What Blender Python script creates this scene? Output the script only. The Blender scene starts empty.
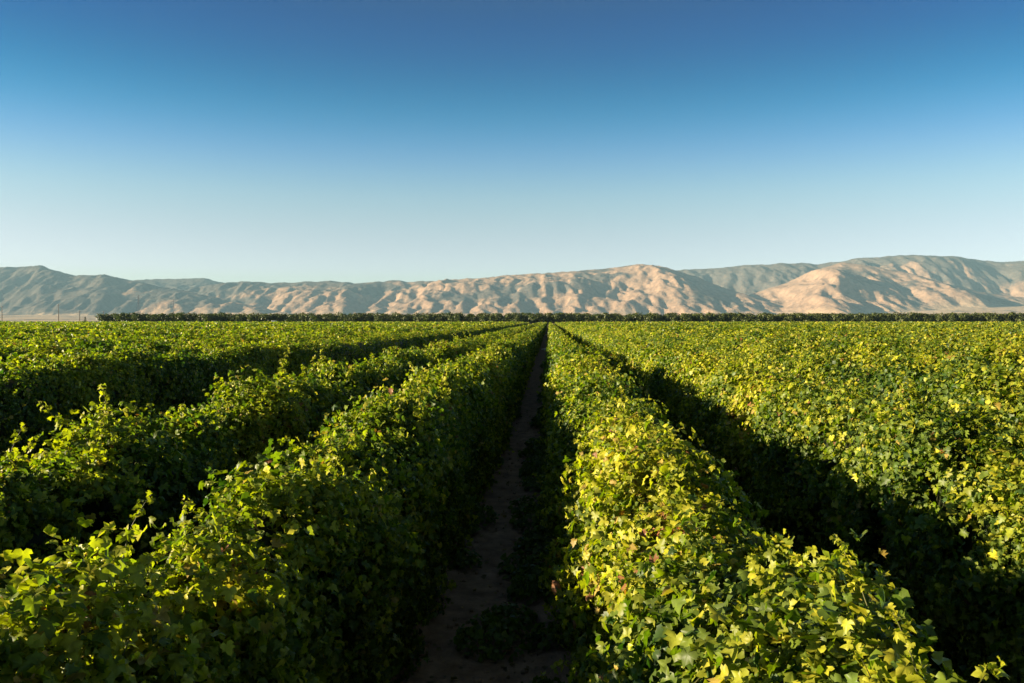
import bpy, math, random
import numpy as np
from mathutils import Vector, Matrix

rad = math.radians
scene = bpy.context.scene
COL = scene.collection
rng = np.random.RandomState(11)
random.seed(5)

# ------------------------------------------------------------------ camera
F = 796.0                      # focal length in pixels (28 mm on a 36 mm sensor)
YAW = math.atan(37 / F)        # rows vanish a little right of the centre
CAM_Z = 3.3
cam_d = bpy.data.cameras.new('camera')
cam_d.lens = 28.0
cam_d.sensor_width = 36.0
cam_d.clip_start = 0.05
cam_d.clip_end = 90000
cam = bpy.data.objects.new('camera', cam_d)
COL.objects.link(cam)
cam.location = (0, 0, CAM_Z)
cam.rotation_euler = (rad(90) - math.atan(21 / F), 0, YAW)
scene.camera = cam

# ------------------------------------------------------------------ sky, sun, exposure
SUN_EL, SUN_BEHIND = rad(13.5), rad(9)
sun_vec = Vector((-math.cos(SUN_BEHIND) * math.cos(SUN_EL), -math.sin(SUN_BEHIND) * math.cos(SUN_EL), math.sin(SUN_EL)))
w = bpy.data.worlds.new('World')
scene.world = w
w.use_nodes = True
nt = w.node_tree
bg = nt.nodes['Background']
sky = nt.nodes.new('ShaderNodeTexSky')
sky.sky_type = 'NISHITA'
sky.sun_disc = False
sky.sun_elevation = SUN_EL
sky.sun_rotation = math.atan2(sun_vec.x, sun_vec.y)
sky.air_density = 1.0
sky.dust_density = 0.6
sky.ozone_density = 2.5
tc = nt.nodes.new('ShaderNodeTexCoord')
sx = nt.nodes.new('ShaderNodeSeparateXYZ')
nt.links.new(tc.outputs['Generated'], sx.inputs[0])
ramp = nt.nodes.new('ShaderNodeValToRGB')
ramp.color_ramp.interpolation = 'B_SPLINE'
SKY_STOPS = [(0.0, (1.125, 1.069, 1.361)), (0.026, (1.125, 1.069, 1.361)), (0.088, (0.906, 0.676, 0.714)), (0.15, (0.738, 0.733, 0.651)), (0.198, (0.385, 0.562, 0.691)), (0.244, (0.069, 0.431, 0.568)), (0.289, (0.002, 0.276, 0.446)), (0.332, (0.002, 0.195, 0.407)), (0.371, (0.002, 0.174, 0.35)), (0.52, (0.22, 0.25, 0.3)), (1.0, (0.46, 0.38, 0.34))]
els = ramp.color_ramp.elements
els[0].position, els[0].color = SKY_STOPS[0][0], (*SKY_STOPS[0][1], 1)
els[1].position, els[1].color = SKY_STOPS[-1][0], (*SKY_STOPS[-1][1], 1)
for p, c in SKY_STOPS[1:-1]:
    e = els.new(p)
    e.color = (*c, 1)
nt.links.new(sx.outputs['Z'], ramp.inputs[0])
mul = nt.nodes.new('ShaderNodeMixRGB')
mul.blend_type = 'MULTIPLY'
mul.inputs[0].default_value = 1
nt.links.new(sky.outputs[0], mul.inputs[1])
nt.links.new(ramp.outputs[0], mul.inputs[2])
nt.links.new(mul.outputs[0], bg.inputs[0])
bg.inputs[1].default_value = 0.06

sl = bpy.data.lights.new('sun', 'SUN')
sl.energy = 5.0
sl.angle = rad(0.5)
sl.color = (1.0, 0.83, 0.57)
so = bpy.data.objects.new('sun', sl)
COL.objects.link(so)
so.rotation_euler = sun_vec.to_track_quat('Z', 'Y').to_euler()

scene.view_settings.view_transform = 'Standard'
scene.view_settings.look = 'None'
scene.view_settings.gamma = 1.0
scene.view_settings.use_curve_mapping = False
scene.view_settings.exposure = 2.2
scene.cycles.use_denoising = True
scene.cycles.max_bounces = 6
scene.cycles.diffuse_bounces = 3
scene.cycles.glossy_bounces = 2
scene.cycles.transmission_bounces = 4
scene.cycles.transparent_max_bounces = 4
scene.cycles.volume_bounces = 0
scene.cycles.caustics_reflective = False
scene.cycles.caustics_refractive = False


# ------------------------------------------------------------------ helpers
def tag(o, label=None, cat=None, group=None, kind=None):
    for k, v in (('label', label), ('category', cat), ('group', group), ('kind', kind)):
        if v:
            o[k] = v
    return o


def empty(name, loc):
    o = bpy.data.objects.new(name, None)
    o.empty_display_size = 0.2
    o.location = loc
    COL.objects.link(o)
    return o


def link_mesh(name, me, parent=None, loc=(0, 0, 0)):
    o = bpy.data.objects.new(name, me)
    o.location = loc
    COL.objects.link(o)
    if parent:
        o.parent = parent
    return o


def copy_tree(o, parent=None):
    c = o.copy()
    COL.objects.link(c)
    if parent:
        c.parent = parent
    for ch in list(o.children):
        copy_tree(ch, c)
    return c


def np_mesh(name, verts, faces_list, mats, smooth=True, colors=None, mat_idx=None):
    """faces_list: list of (n, k) index arrays."""
    me = bpy.data.meshes.new(name)
    verts = np.asarray(verts, dtype=np.float32)
    me.vertices.add(len(verts))
    me.vertices.foreach_set('co', verts.ravel())
    loops = np.concatenate([f.ravel() for f in faces_list]).astype(np.int32)
    counts = np.concatenate([np.full(len(f), f.shape[1], dtype=np.int32) for f in faces_list])
    starts = np.concatenate([[0], np.cumsum(counts)[:-1]]).astype(np.int32)
    me.loops.add(len(loops))
    me.loops.foreach_set('vertex_index', loops)
    me.polygons.add(len(counts))
    me.polygons.foreach_set('loop_start', starts)
    me.update(calc_edges=True)
    me.polygons.foreach_set('use_smooth', np.full(len(counts), smooth, dtype=bool))
    for m in mats:
        me.materials.append(m)
    if mat_idx is not None:
        me.polygons.foreach_set('material_index', np.asarray(mat_idx, dtype=np.int32))
    if colors is not None:
        a = me.color_attributes.new('tint', 'FLOAT_COLOR', 'POINT')
        c4 = np.ones((len(verts), 4), dtype=np.float32)
        c4[:, :3] = colors
        a.data.foreach_set('color', c4.ravel())
    me.update()
    return me


TABLE = np.random.RandomState(3).rand(256, 256).astype(np.float64)


def vnoise(x, y, seed=0):
    """2-D value noise in 0..1"""
    x = np.asarray(x, dtype=np.float64) + seed * 37.17
    y = np.asarray(y, dtype=np.float64) + seed * 91.73
    xi = np.floor(x).astype(np.int64)
    yi = np.floor(y).astype(np.int64)
    fx, fy = x - xi, y - yi
    fx = fx * fx * fx * (fx * (fx * 6 - 15) + 10)
    fy = fy * fy * fy * (fy * (fy * 6 - 15) + 10)
    a = TABLE[xi & 255, yi & 255]
    b = TABLE[(xi + 1) & 255, yi & 255]
    c = TABLE[xi & 255, (yi + 1) & 255]
    d = TABLE[(xi + 1) & 255, (yi + 1) & 255]
    return (a * (1 - fx) + b * fx) * (1 - fy) + (c * (1 - fx) + d * fx) * fy


def fbm(x, y, seed=0, octaves=4, gain=0.5):
    t, amp, f, tot = 0, 1.0, 1.0, 0.0
    for k in range(octaves):
        t = t + amp * vnoise(x * f, y * f, seed + k)
        tot += amp
        amp *= gain
        f *= 2.03
    return t / tot


def tube(pts, radii, sides=6):
    """verts, faces of a swept tube with end caps"""
    pts = [Vector(p) for p in pts]
    V, Fc = [], []
    for i, p in enumerate(pts):
        d = (pts[min(i + 1, len(pts) - 1)] - pts[max(i - 1, 0)]).normalized()
        a = d.cross(Vector((0.31, 0.95, 0.1))).normalized()
        b = d.cross(a).normalized()
        for k in range(sides):
            t = 2 * math.pi * k / sides
            V.append(p + (a * math.cos(t) + b * math.sin(t)) * radii[i])
    for i in range(len(pts) - 1):
        for k in range(sides):
            k2 = (k + 1) % sides
            Fc.append((i * sides + k, i * sides + k2, (i + 1) * sides + k2, (i + 1) * sides + k))
    Fc.append(tuple(range(sides)))
    Fc.append(tuple(range((len(pts) - 1) * sides, len(pts) * sides)))
    return V, Fc


def box_data(c, s):
    x, y, z = c
    a, b, d = s[0] / 2, s[1] / 2, s[2] / 2
    V = [Vector((x + i * a, y + j * b, z + k * d)) for i in (-1, 1) for j in (-1, 1) for k in (-1, 1)]
    Fc = [(0, 1, 3, 2), (4, 6, 7, 5), (0, 4, 5, 1), (2, 3, 7, 6), (0, 2, 6, 4), (1, 5, 7, 3)]
    return V, Fc


class MB:
    def __init__(self):
        self.v, self.f = [], []

    def add(self, vf):
        n = len(self.v)
        self.v += [tuple(p) for p in vf[0]]
        self.f += [tuple(i + n for i in f) for f in vf[1]]
        return self

    def build(self, name, m, parent=None, smooth=False, loc=(0, 0, 0)):
        me = bpy.data.meshes.new(name)
        me.from_pydata(self.v, [], self.f)
        me.update()
        for p in me.polygons:
            p.use_smooth = smooth
        me.materials.append(m)
        return link_mesh(name, me, parent, loc)


def new_mat(name):
    m = bpy.data.materials.new(name)
    m.use_nodes = True
    n = m.node_tree
    return m, n, n.nodes['Principled BSDF'], n.nodes['Material Output']


def plain(name, col, rough=0.6, metal=0.0, var=0.15, scale=8.0):
    m, n, p, o = new_mat(name)
    t = n.nodes.new('ShaderNodeTexNoise')
    t.inputs['Scale'].default_value = scale
    t.inputs['Detail'].default_value = 5
    r = n.nodes.new('ShaderNodeValToRGB')
    r.color_ramp.elements[0].position = 0.3
    r.color_ramp.elements[1].position = 0.7
    r.color_ramp.elements[0].color = (*[c * (1 - var) for c in col], 1)
    r.color_ramp.elements[1].color = (*[min(1, c * (1 + var)) for c in col], 1)
    c = n.nodes.new('ShaderNodeTexCoord')
    n.links.new(c.outputs['Object'], t.inputs['Vector'])
    n.links.new(t.outputs[0], r.inputs[0])
    n.links.new(r.outputs[0], p.inputs['Base Color'])
    p.inputs['Roughness'].default_value = rough
    p.inputs['Metallic'].default_value = metal
    return m


# ------------------------------------------------------------------ materials
def leaf_material(name, trans=0.36, spec=0.2, rough=0.45):
    m, n, p, o = new_mat(name)
    a = n.nodes.new('ShaderNodeAttribute')
    a.attribute_name = 'tint'
    t = n.nodes.new('ShaderNodeTexNoise')
    t.inputs['Scale'].default_value = 30
    t.inputs['Detail'].default_value = 4
    c = n.nodes.new('ShaderNodeTexCoord')
    n.links.new(c.outputs['Object'], t.inputs['Vector'])
    mr = n.nodes.new('ShaderNodeMapRange')
    mr.inputs['From Min'].default_value = 0.3
    mr.inputs['From Max'].default_value = 0.7
    mr.inputs['To Min'].default_value = 0.72
    mr.inputs['To Max'].default_value = 1.25
    n.links.new(t.outputs[0], mr.inputs['Value'])
    mx = n.nodes.new('ShaderNodeMixRGB')
    mx.blend_type = 'MULTIPLY'
    mx.inputs[0].default_value = 1
    n.links.new(a.outputs['Color'], mx.inputs[1])
    n.links.new(mr.outputs[0], mx.inputs[2])
    gm = n.nodes.new('ShaderNodeNewGeometry')
    pale = n.nodes.new('ShaderNodeMixRGB')
    pale.inputs[2].default_value = (0.24, 0.24, 0.11, 1)
    under = n.nodes.new('ShaderNodeMath')
    under.operation = 'MULTIPLY'
    under.inputs[1].default_value = 0.06
    n.links.new(gm.outputs['Backfacing'], under.inputs[0])
    n.links.new(under.outputs[0], pale.inputs[0])
    n.links.new(mx.outputs[0], pale.inputs[1])
    n.links.new(pale.outputs[0], p.inputs['Base Color'])
    p.inputs['Roughness'].default_value = rough
    p.inputs['Specular IOR Level'].default_value = spec
    tr = n.nodes.new('ShaderNodeBsdfTranslucent')
    warm = n.nodes.new('ShaderNodeMixRGB')
    warm.blend_type = 'MULTIPLY'
    warm.inputs[0].default_value = 1
    warm.inputs[2].default_value = (1.5, 1.9, 0.35, 1)
    n.links.new(mx.outputs[0], warm.inputs[1])
    n.links.new(warm.outputs[0], tr.inputs['Color'])
    ms = n.nodes.new('ShaderNodeMixShader')
    ms.inputs[0].default_value = trans
    n.links.new(p.outputs[0], ms.inputs[1])
    n.links.new(tr.outputs[0], ms.inputs[2])
    n.links.new(ms.outputs[0], o.inputs['Surface'])
    return m


LEAF = leaf_material('vine_leaf')
TREE_LEAF = leaf_material('orchard_leaf', 0.22, 0.25)
BARK = plain('bark', (0.11, 0.08, 0.055), 0.9, 0, 0.4, 14)
STEM = plain('green_stem', (0.11, 0.10, 0.035), 0.6, 0, 0.2, 20)
WOOD = plain('weathered_pole', (0.09, 0.075, 0.06), 0.85, 0, 0.3, 2)
STEEL = plain('galvanised_steel', (0.42, 0.43, 0.44), 0.5, 0.5, 0.1, 2)
WHITE = plain('white_paint', (0.8, 0.8, 0.78), 0.35, 0, 0.04, 2)
RUBBER = plain('rubber', (0.03, 0.03, 0.03), 0.8)
GLASS = plain('dark_glass', (0.03, 0.035, 0.04), 0.08)
PAPER = plain('pale_paper', (0.74, 0.71, 0.64), 0.8, 0, 0.1, 30)


def soil_material(name, c0, c1, c2, scale):
    m, n, p, o = new_mat(name)
    c = n.nodes.new('ShaderNodeTexCoord')
    t = n.nodes.new('ShaderNodeTexNoise')
    t.inputs['Scale'].default_value = scale
    t.inputs['Detail'].default_value = 10
    t.inputs['Roughness'].default_value = 0.65
    n.links.new(c.outputs['Object'], t.inputs['Vector'])
    r = n.nodes.new('ShaderNodeValToRGB')
    r.color_ramp.elements[0].position = 0.32
    r.color_ramp.elements[1].position = 0.72
    r.color_ramp.elements[0].color = (*c0, 1)
    r.color_ramp.elements[1].color = (*c2, 1)
    e = r.color_ramp.elements.new(0.5)
    e.color = (*c1, 1)
    n.links.new(t.outputs[0], r.inputs[0])
    n.links.new(r.outputs[0], p.inputs['Base Color'])
    p.inputs['Roughness'].default_value = 0.95
    p.inputs['Specular IOR Level'].default_value = 0.15
    t2 = n.nodes.new('ShaderNodeTexNoise')
    t2.inputs['Scale'].default_value = scale * 8
    t2.inputs['Detail'].default_value = 6
    n.links.new(c.outputs['Object'], t2.inputs['Vector'])
    b = n.nodes.new('ShaderNodeBump')
    b.inputs['Strength'].default_value = 0.8
    b.inputs['Distance'].default_value = 0.03
    n.links.new(t2.outputs[0], b.inputs['Height'])
    n.links.new(b.outputs[0], p.inputs['Normal'])
    return m


SOIL = soil_material('path_soil', (0.13, 0.085, 0.05), (0.21, 0.143, 0.086), (0.33, 0.232, 0.148), 3.0)
GROUND = soil_material('ground_soil', (0.12, 0.09, 0.06), (0.19, 0.145, 0.095), (0.28, 0.215, 0.14), 0.35)

# ------------------------------------------------------------------ ground and path
CA, SA = math.cos(YAW), math.sin(YAW)


def cam2world(u, d):
    return u * CA - d * SA, u * SA + d * CA


gx = np.array([-16000, -6000, -2000, -600, -200, -60, -20, 20, 60, 200, 600, 2000, 6000, 16000], float)
gy = np.array([-1500, -300, -60, -10, 20, 60, 150, 300, 450, 700, 1500, 4000, 8000, 19000], float)
GX, GY = np.meshgrid(gx, gy, indexing='ij')
V = np.stack([GX.ravel(), GY.ravel(), np.zeros(GX.size)], 1)


def grid_faces(nx, ny):
    i, j = np.meshgrid(np.arange(nx - 1), np.arange(ny - 1), indexing='ij')
    a = (i * ny + j).ravel()
    return np.stack([a, a + ny, a + ny + 1, a + 1], 1)


g = link_mesh('ground', np_mesh('ground', V, [grid_faces(len(gx), len(gy))], [GROUND], False))
tag(g, kind='structure')

# the dirt path between the two middle rows: a thin bumpy sheet of trodden soil
py = np.concatenate([np.arange(-2, 16, 0.06), np.arange(16, 60, 0.35), np.arange(60, 445, 4.0)])
px = np.linspace(-2.1, 0.75, 44)
PX, PY = np.meshgrid(px, py, indexing='ij')
edge = np.clip(np.minimum(PX - px[0], px[-1] - PX) / 0.25, 0, 1)
PZ = 0.006 + edge * (0.10 * (fbm(PX * 1.3, PY * 0.7, 4, 3) - 0.35) + 0.06 * (fbm(PX * 5, PY * 5, 9, 3) - 0.5)
                     + 0.05 * np.exp(-((PX + 1.75) / 0.4) ** 2) + 0.05 * np.exp(-((PX - 0.45) / 0.35) ** 2))
PZ = np.maximum(PZ, 0.005)
V = np.stack([PX.ravel(), PY.ravel(), PZ.ravel()], 1)
pth = link_mesh('path', np_mesh('path', V, [grid_faces(len(px), len(py))], [SOIL], True))
tag(pth, kind='structure')


def path_z(x, y):
    e = min(max(min(x - px[0], px[-1] - x) / 0.25, 0), 1)
    z = 0.006 + e * (0.10 * (float(fbm(x * 1.3, y * 0.7, 4, 3)) - 0.35) + 0.06 * (float(fbm(x * 5, y * 5, 9, 3)) - 0.5)
                     + 0.05 * math.exp(-((x + 1.75) / 0.4) ** 2) + 0.05 * math.exp(-((x - 0.45) / 0.35) ** 2))
    return max(z, 0.005)


# ------------------------------------------------------------------ hills: a dissected range beyond the plain
def erode(h, dx, K, dt, its, fixed):
    ny_, nx_ = h.shape
    N = h.size
    idx = np.arange(N).reshape(h.shape)
    offs = [(-1, -1), (-1, 0), (-1, 1), (0, -1), (0, 1), (1, -1), (1, 0), (1, 1)]
    for it in range(its):
        best = np.zeros(h.shape)
        rec = idx.copy()
        hp = np.pad(h, 1, mode='edge')
        ip = np.pad(idx, 1, mode='edge')
        for (a, b) in offs:
            dist = dx * math.hypot(a, b)
            s = (h - hp[1 + a:1 + a + ny_, 1 + b:1 + b + nx_]) / dist
            mk = s > best
            best = np.where(mk, s, best)
            rec = np.where(mk, ip[1 + a:1 + a + ny_, 1 + b:1 + b + nx_], rec)
        rec = rec.ravel()
        order = np.argsort(h.ravel(), kind='stable')      # low to high
        recl = rec.tolist()
        ol = order.tolist()
        A = [dx * dx] * N
        for i in reversed(ol):
            r = recl[i]
            if r != i:
                A[r] += A[i]
        Aa = np.sqrt(np.array(A))
        dst = np.where((np.abs(rec - np.arange(N)) % nx_ == 0) | (np.abs(rec - np.arange(N)) == 1), dx, dx * 1.414)
        Fq = (K * dt * Aa / dst)
        Fq[fixed.ravel()] = 0
        Fl = Fq.tolist()
        hl = h.ravel().tolist()
        for i in ol:
            r = recl[i]
            if r != i:
                f = Fl[i]
                hl[i] = (hl[i] + f * hl[r]) / (1 + f)
        h = np.array(hl).reshape(h.shape)
        # soil creep rounds the spurs
        hp = np.pad(h, 1, mode='edge')
        h = h + 0.018 * (hp[:-2, 1:-1] + hp[2:, 1:-1] + hp[1:-1, :-2] + hp[1:-1, 2:] - 4 * h)
    return h


def build_hills():
    us = np.arange(-12600, 12601, 44.0)
    ds = np.arange(5600, 17001, 44.0)
    U, D = np.meshgrid(us, ds)
    X = 512 + F * U / D                                   # bearing of every cell

    def P(tbl):
        t = np.array(tbl, float)
        return np.interp(X, t[:, 0], t[:, 1])

    wob = 900 * (fbm(U / 2600, D * 0 + 3, 21, 3) - 0.5)
    systems = [
        # skyline, crest distance, foot distance
        ([(-400, 258), (-150, 261), (0, 267), (20, 267), (42, 265), (55, 270), (75, 275), (90, 275.5), (105, 274), (120, 278), (135, 280.5), (150, 284),
          (180, 290), (225, 299), (270, 309), (330, 320)],
         [(-400, 10800), (0, 10600), (60, 10300), (120, 9900), (200, 9000), (300, 8200)], [(-400, 8200), (0, 8300), (150, 7600), (300, 7300)]),
        ([(120, 318), (160, 300), (195, 290), (225, 284), (245, 281), (270, 283), (330, 281), (360, 283), (400, 280), (412, 282), (440, 280), (480, 278),
          (510, 275), (545, 273), (590, 270), (610, 268), (640, 264), (655, 265), (678, 270), (700, 276), (720, 284), (745, 293), (770, 302), (810, 318)],
         [(120, 10600), (300, 10200), (500, 9800), (640, 9600), (700, 9200), (770, 8300), (810, 8000)], [(120, 8700), (300, 7800), (500, 7500), (640, 7300), (800, 7100)]),
        ([(690, 318), (715, 307), (740, 298), (770, 287), (800, 277), (820, 269), (840, 262.5), (860, 264), (880, 268), (905, 273), (940, 282), (975, 290),
          (1024, 297), (1100, 303), (1250, 310)],
         [(690, 8600), (760, 9200), (840, 9500), (940, 9000), (1024, 8700), (1250, 8600)], [(690, 7600), (840, 7000), (940, 7200), (1024, 7600), (1250, 7800)]),
        ([(-400, 268), (0, 275), (60, 283), (100, 284), (130, 281), (145, 279.5), (205, 278), (230, 283), (260, 287), (400, 288), (600, 286), (650, 276), (678, 270),
          (700, 269), (720, 268), (745, 265), (800, 263), (815, 264), (840, 262), (850, 259), (905, 255), (940, 256), (960, 257), (985, 261),
          (1000, 262), (1024, 261), (1100, 258), (1250, 264)],
         [(-400, 12000), (200, 11800), (700, 11500), (860, 10900), (1024, 10500), (1250, 10600)],
         [(-400, 9500), (200, 9600), (700, 9300), (860, 8900), (1024, 8500), (1250, 8400)]),
    ]
    B = np.zeros(U.shape)
    CW = np.ones(U.shape)
    spur = 1 - np.abs(2 * fbm(U / 1500 + 0.5 * fbm(U / 900, D / 900, 31, 2), D / 5200, 24, 2) - 1) * 2.2
    for k, (sk, cd, fd) in enumerate(systems):
        ysk, cd, fd = P(sk), P(cd) + wob * 0.5, P(fd) + wob * 0.6
        hc = np.maximum(320.5 - ysk, 0) / F * cd
        s = (D - fd) / (cd - fd)
        sf = np.clip(s, 0, 1)
        prof = 0.55 * sf + 0.45 * sf * sf * (3 - 2 * sf)
        carve = 4 * sf * (1 - sf)
        front = hc * (prof + 0.20 * carve * (np.clip(spur, -0.6, 1) - 0.35))
        back = hc - (D - cd) * 0.33
        h = np.where(s <= 1, front, back)
        CW = np.where(h > B, np.clip(np.abs(1 - s) / 0.30, 0.28, 1), CW)
        B = np.maximum(B, h)
    fan_px = P([(-400, 6.5), (60, 6), (110, 4), (300, 3.5), (600, 4), (800, 5), (870, 7), (930, 12), (960, 15), (1024, 16), (1250, 15)])
    fan_d = P([(-400, 8600), (300, 8000), (800, 7600), (930, 8000), (1024, 8400), (1250, 8600)])
    fan = fan_px / F * fan_d * np.clip((D - 5600) / (fan_d - 5600), 0, 1.15) ** 1.3
    B = np.maximum(B, fan * 0.55 + 0.45 * np.minimum(fan, B))
    B = np.maximum(B, fan)
    base_fan = B - fan
    B = B + np.clip(base_fan / 60, 0, 1) * CW * (120 * (fbm(U / 900, D / 900, 41, 4) - 0.5) + 105 * (0.45 - np.abs(2 * fbm(U / 300 + 0.6 * fbm(U / 500, D / 500, 33, 2), D / 800, 47, 3) - 1)))
    B = np.maximum(B, fan)
    fixed = np.zeros(B.shape, bool)
    fixed[0] = True
    H = erode(B.copy(), 44.0, 0.0080, 1.0, 12, fixed)
    # keep the alluvial fans as smooth aprons
    k = np.clip(base_fan / 50, 0, 1)
    H = np.maximum(H * k + B * (1 - k), fan * 0.9)
    # finer grid with small gullies
    us2 = np.arange(us[0], us[-1] + 1, 22.0)
    ds2 = np.arange(ds[0], ds[-1] + 1, 22.0)

    def up(A):
        t = np.array([np.interp(us2, us, r) for r in A])
        i = np.clip((ds2 - ds[0]) / 44.0, 0, len(ds) - 1.001)
        i0 = i.astype(int)
        f = (i - i0)[:, None]
        return t[i0] * (1 - f) + t[i0 + 1] * f

    H2, K2 = up(H), up(k)
    U2, D2 = np.meshgrid(us2, ds2)
    H2 = H2 + K2 * up(CW) * (70 * (0.3 - np.abs(2 * fbm(U2 / 125 + 0.6 * fbm(U2 / 300, D2 / 300, 34, 2), D2 / 260, 61, 3) - 1)))
    X2 = 512 + F * U2 / D2
    # refit the skyline softly, column by column of bearing
    want = np.array([(0, 267), (20, 267), (42, 265), (55, 270), (75, 275), (90, 275.5), (105, 274), (120, 278), (135, 280), (145, 279.5), (205, 278), (225, 283), (245, 281), (270, 283),
                     (330, 281), (360, 283), (400, 280), (412, 282), (440, 280), (480, 278), (510, 275), (545, 273), (590, 270), (610, 268), (640, 264),
                     (655, 265), (678, 270), (700, 269), (720, 268), (745, 265), (800, 263), (815, 264), (840, 261.5), (850, 259), (905, 255), (940, 256), (960, 257),
                     (985, 261), (1000, 262), (1024, 261)], float)
    el = 320.5 - (CAM_Z - H2) / D2 * F
    xb = np.arange(-300, 1330, 4.0)
    bi = np.clip(((X2 + 300) / 4).astype(int), 0, len(xb) - 1)
    top = np.full(len(xb), -1e9)
    np.maximum.at(top, bi.ravel(), ((H2 - CAM_Z) / D2 * F).ravel())
    ratio = (320.5 - np.interp(xb + 2, want[:, 0], want[:, 1])) / np.maximum(top, 8)
    ratio = np.convolve(np.pad(ratio, 3, mode='edge'), np.ones(7) / 7, 'valid')
    H2 = H2 * np.interp(X2, xb + 2, np.clip(ratio, 0.6, 1.7))
    wx, wy = cam2world(U2, D2)
    # scrubby noise cover, more on the high back range; shade painted over the left
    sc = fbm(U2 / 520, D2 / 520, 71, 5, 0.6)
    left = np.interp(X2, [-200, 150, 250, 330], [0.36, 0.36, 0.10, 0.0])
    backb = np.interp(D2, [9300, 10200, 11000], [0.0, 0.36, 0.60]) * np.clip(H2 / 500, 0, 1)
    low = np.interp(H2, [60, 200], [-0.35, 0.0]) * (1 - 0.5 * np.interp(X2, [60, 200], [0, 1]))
    scrub_shade = np.clip((sc + left + backb + low - 0.60) / 0.10, 0, 1)
    col = np.stack([scrub_shade.ravel(), K2.ravel(), sc.ravel()], 1)
    V = np.stack([wx.ravel(), wy.ravel(), H2.ravel() - 0.3], 1)
    return V, len(ds2), len(us2), col


m, n, p, o = new_mat('hill_cover')
a = n.nodes.new('ShaderNodeAttribute')
a.attribute_name = 'tint'
sp = n.nodes.new('ShaderNodeSeparateColor')
n.links.new(a.outputs['Color'], sp.inputs[0])
c = n.nodes.new('ShaderNodeTexCoord')
t = n.nodes.new('ShaderNodeTexNoise')
t.inputs['Scale'].default_value = 0.012
t.inputs['Detail'].default_value = 8
t.inputs['Roughness'].default_value = 0.7
n.links.new(c.outputs['Object'], t.inputs['Vector'])
r1 = n.nodes.new('ShaderNodeValToRGB')
r1.color_ramp.elements[0].position, r1.color_ramp.elements[0].color = 0.32, (0.165, 0.106, 0.068, 1)
r1.color_ramp.elements[1].position, r1.color_ramp.elements[1].color = 0.68, (0.315, 0.203, 0.132, 1)
n.links.new(t.outputs[0], r1.inputs[0])
add = n.nodes.new('ShaderNodeMath')
add.operation = 'ADD'
t2 = n.nodes.new('ShaderNodeTexNoise')
t2.inputs['Scale'].default_value = 0.03
t2.inputs['Detail'].default_value = 6
n.links.new(c.outputs['Object'], t2.inputs['Vector'])
mr = n.nodes.new('ShaderNodeMapRange')
mr.inputs['From Min'].default_value, mr.inputs['From Max'].default_value = 0.3, 0.7
mr.inputs['To Min'].default_value, mr.inputs['To Max'].default_value = -0.34, 0.34
n.links.new(t2.outputs[0], mr.inputs['Value'])
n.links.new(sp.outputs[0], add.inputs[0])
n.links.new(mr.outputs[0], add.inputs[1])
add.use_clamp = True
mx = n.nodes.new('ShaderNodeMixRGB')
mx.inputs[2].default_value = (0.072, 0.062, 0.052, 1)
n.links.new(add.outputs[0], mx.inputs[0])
apron = n.nodes.new('ShaderNodeMixRGB')
apron.inputs[1].default_value = (0.40, 0.285, 0.175, 1)
n.links.new(sp.outputs[1], apron.inputs[0])
n.links.new(r1.outputs[0], apron.inputs[2])
n.links.new(apron.outputs[0], mx.inputs[1])
n.links.new(mx.outputs[0], p.inputs['Base Color'])
p.inputs['Roughness'].default_value = 1
p.inputs['Specular IOR Level'].default_value = 0
bmp = n.nodes.new('ShaderNodeBump')
bmp.inputs['Strength'].default_value = 0.9
bmp.inputs['Distance'].default_value = 22
t3 = n.nodes.new('ShaderNodeTexNoise')
t3.inputs['Scale'].default_value = 0.011
t3.inputs['Detail'].default_value = 5
t3.inputs['Roughness'].default_value = 0.6
n.links.new(c.outputs['Object'], t3.inputs['Vector'])
n.links.new(t3.outputs[0], bmp.inputs['Height'])
n.links.new(bmp.outputs[0], p.inputs['Normal'])
HILL = m

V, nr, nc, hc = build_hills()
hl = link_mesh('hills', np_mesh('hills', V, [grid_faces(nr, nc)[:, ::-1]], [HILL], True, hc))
tag(hl, kind='structure')

# ------------------------------------------------------------------ haze: the air between the field and the hills
hz = MB().add(box_data((0, 8500, 474), (36000, 22000, 950)))
m = bpy.data.materials.new('haze')
m.use_nodes = True
n = m.node_tree
n.nodes.clear()
o = n.nodes.new('ShaderNodeOutputMaterial')
pv = n.nodes.new('ShaderNodeVolumePrincipled')
pv.inputs['Color'].default_value = (0.255, 0.44, 0.56, 1)
pv.inputs['Density'].default_value = 4.6e-5
pv.inputs['Anisotropy'].default_value = 0.0
n.links.new(pv.outputs[0], o.inputs['Volume'])
tag(hz.build('haze', m), kind='stuff')

# ------------------------------------------------------------------ vines
PROFILE = np.array([(-0.84, 0.1), (-1.0, 0.45), (-1.04, 0.9), (-1.02, 1.35), (-0.95, 1.72), (-0.8, 1.98), (-0.55, 2.15), (-0.26, 2.25), (0, 2.28), (0.26, 2.25), (0.55, 2.15), (0.8, 1.98), (0.95, 1.72), (1.02, 1.35), (1.04, 0.9), (1.0, 0.45), (0.84, 0.1)])
PROFILE[:, 0] *= 0.64
seg = np.hypot(*np.diff(PROFILE, axis=0).T)
ARC = np.concatenate([[0], np.cumsum(seg)])
ARC_L = ARC[-1]


def section(s):
    """point and outward normal of the hedge outline at arc length s"""
    x = np.interp(s, ARC, PROFILE[:, 0])
    z = np.interp(s, ARC, PROFILE[:, 1])
    e = 0.12
    dx = np.interp(s + e, ARC, PROFILE[:, 0]) - np.interp(s - e, ARC, PROFILE[:, 0])
    dz = np.interp(s + e, ARC, PROFILE[:, 1]) - np.interp(s - e, ARC, PROFILE[:, 1])
    l = np.hypot(dx, dz) + 1e-9
    return x, z, -dz / l, dx / l


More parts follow.
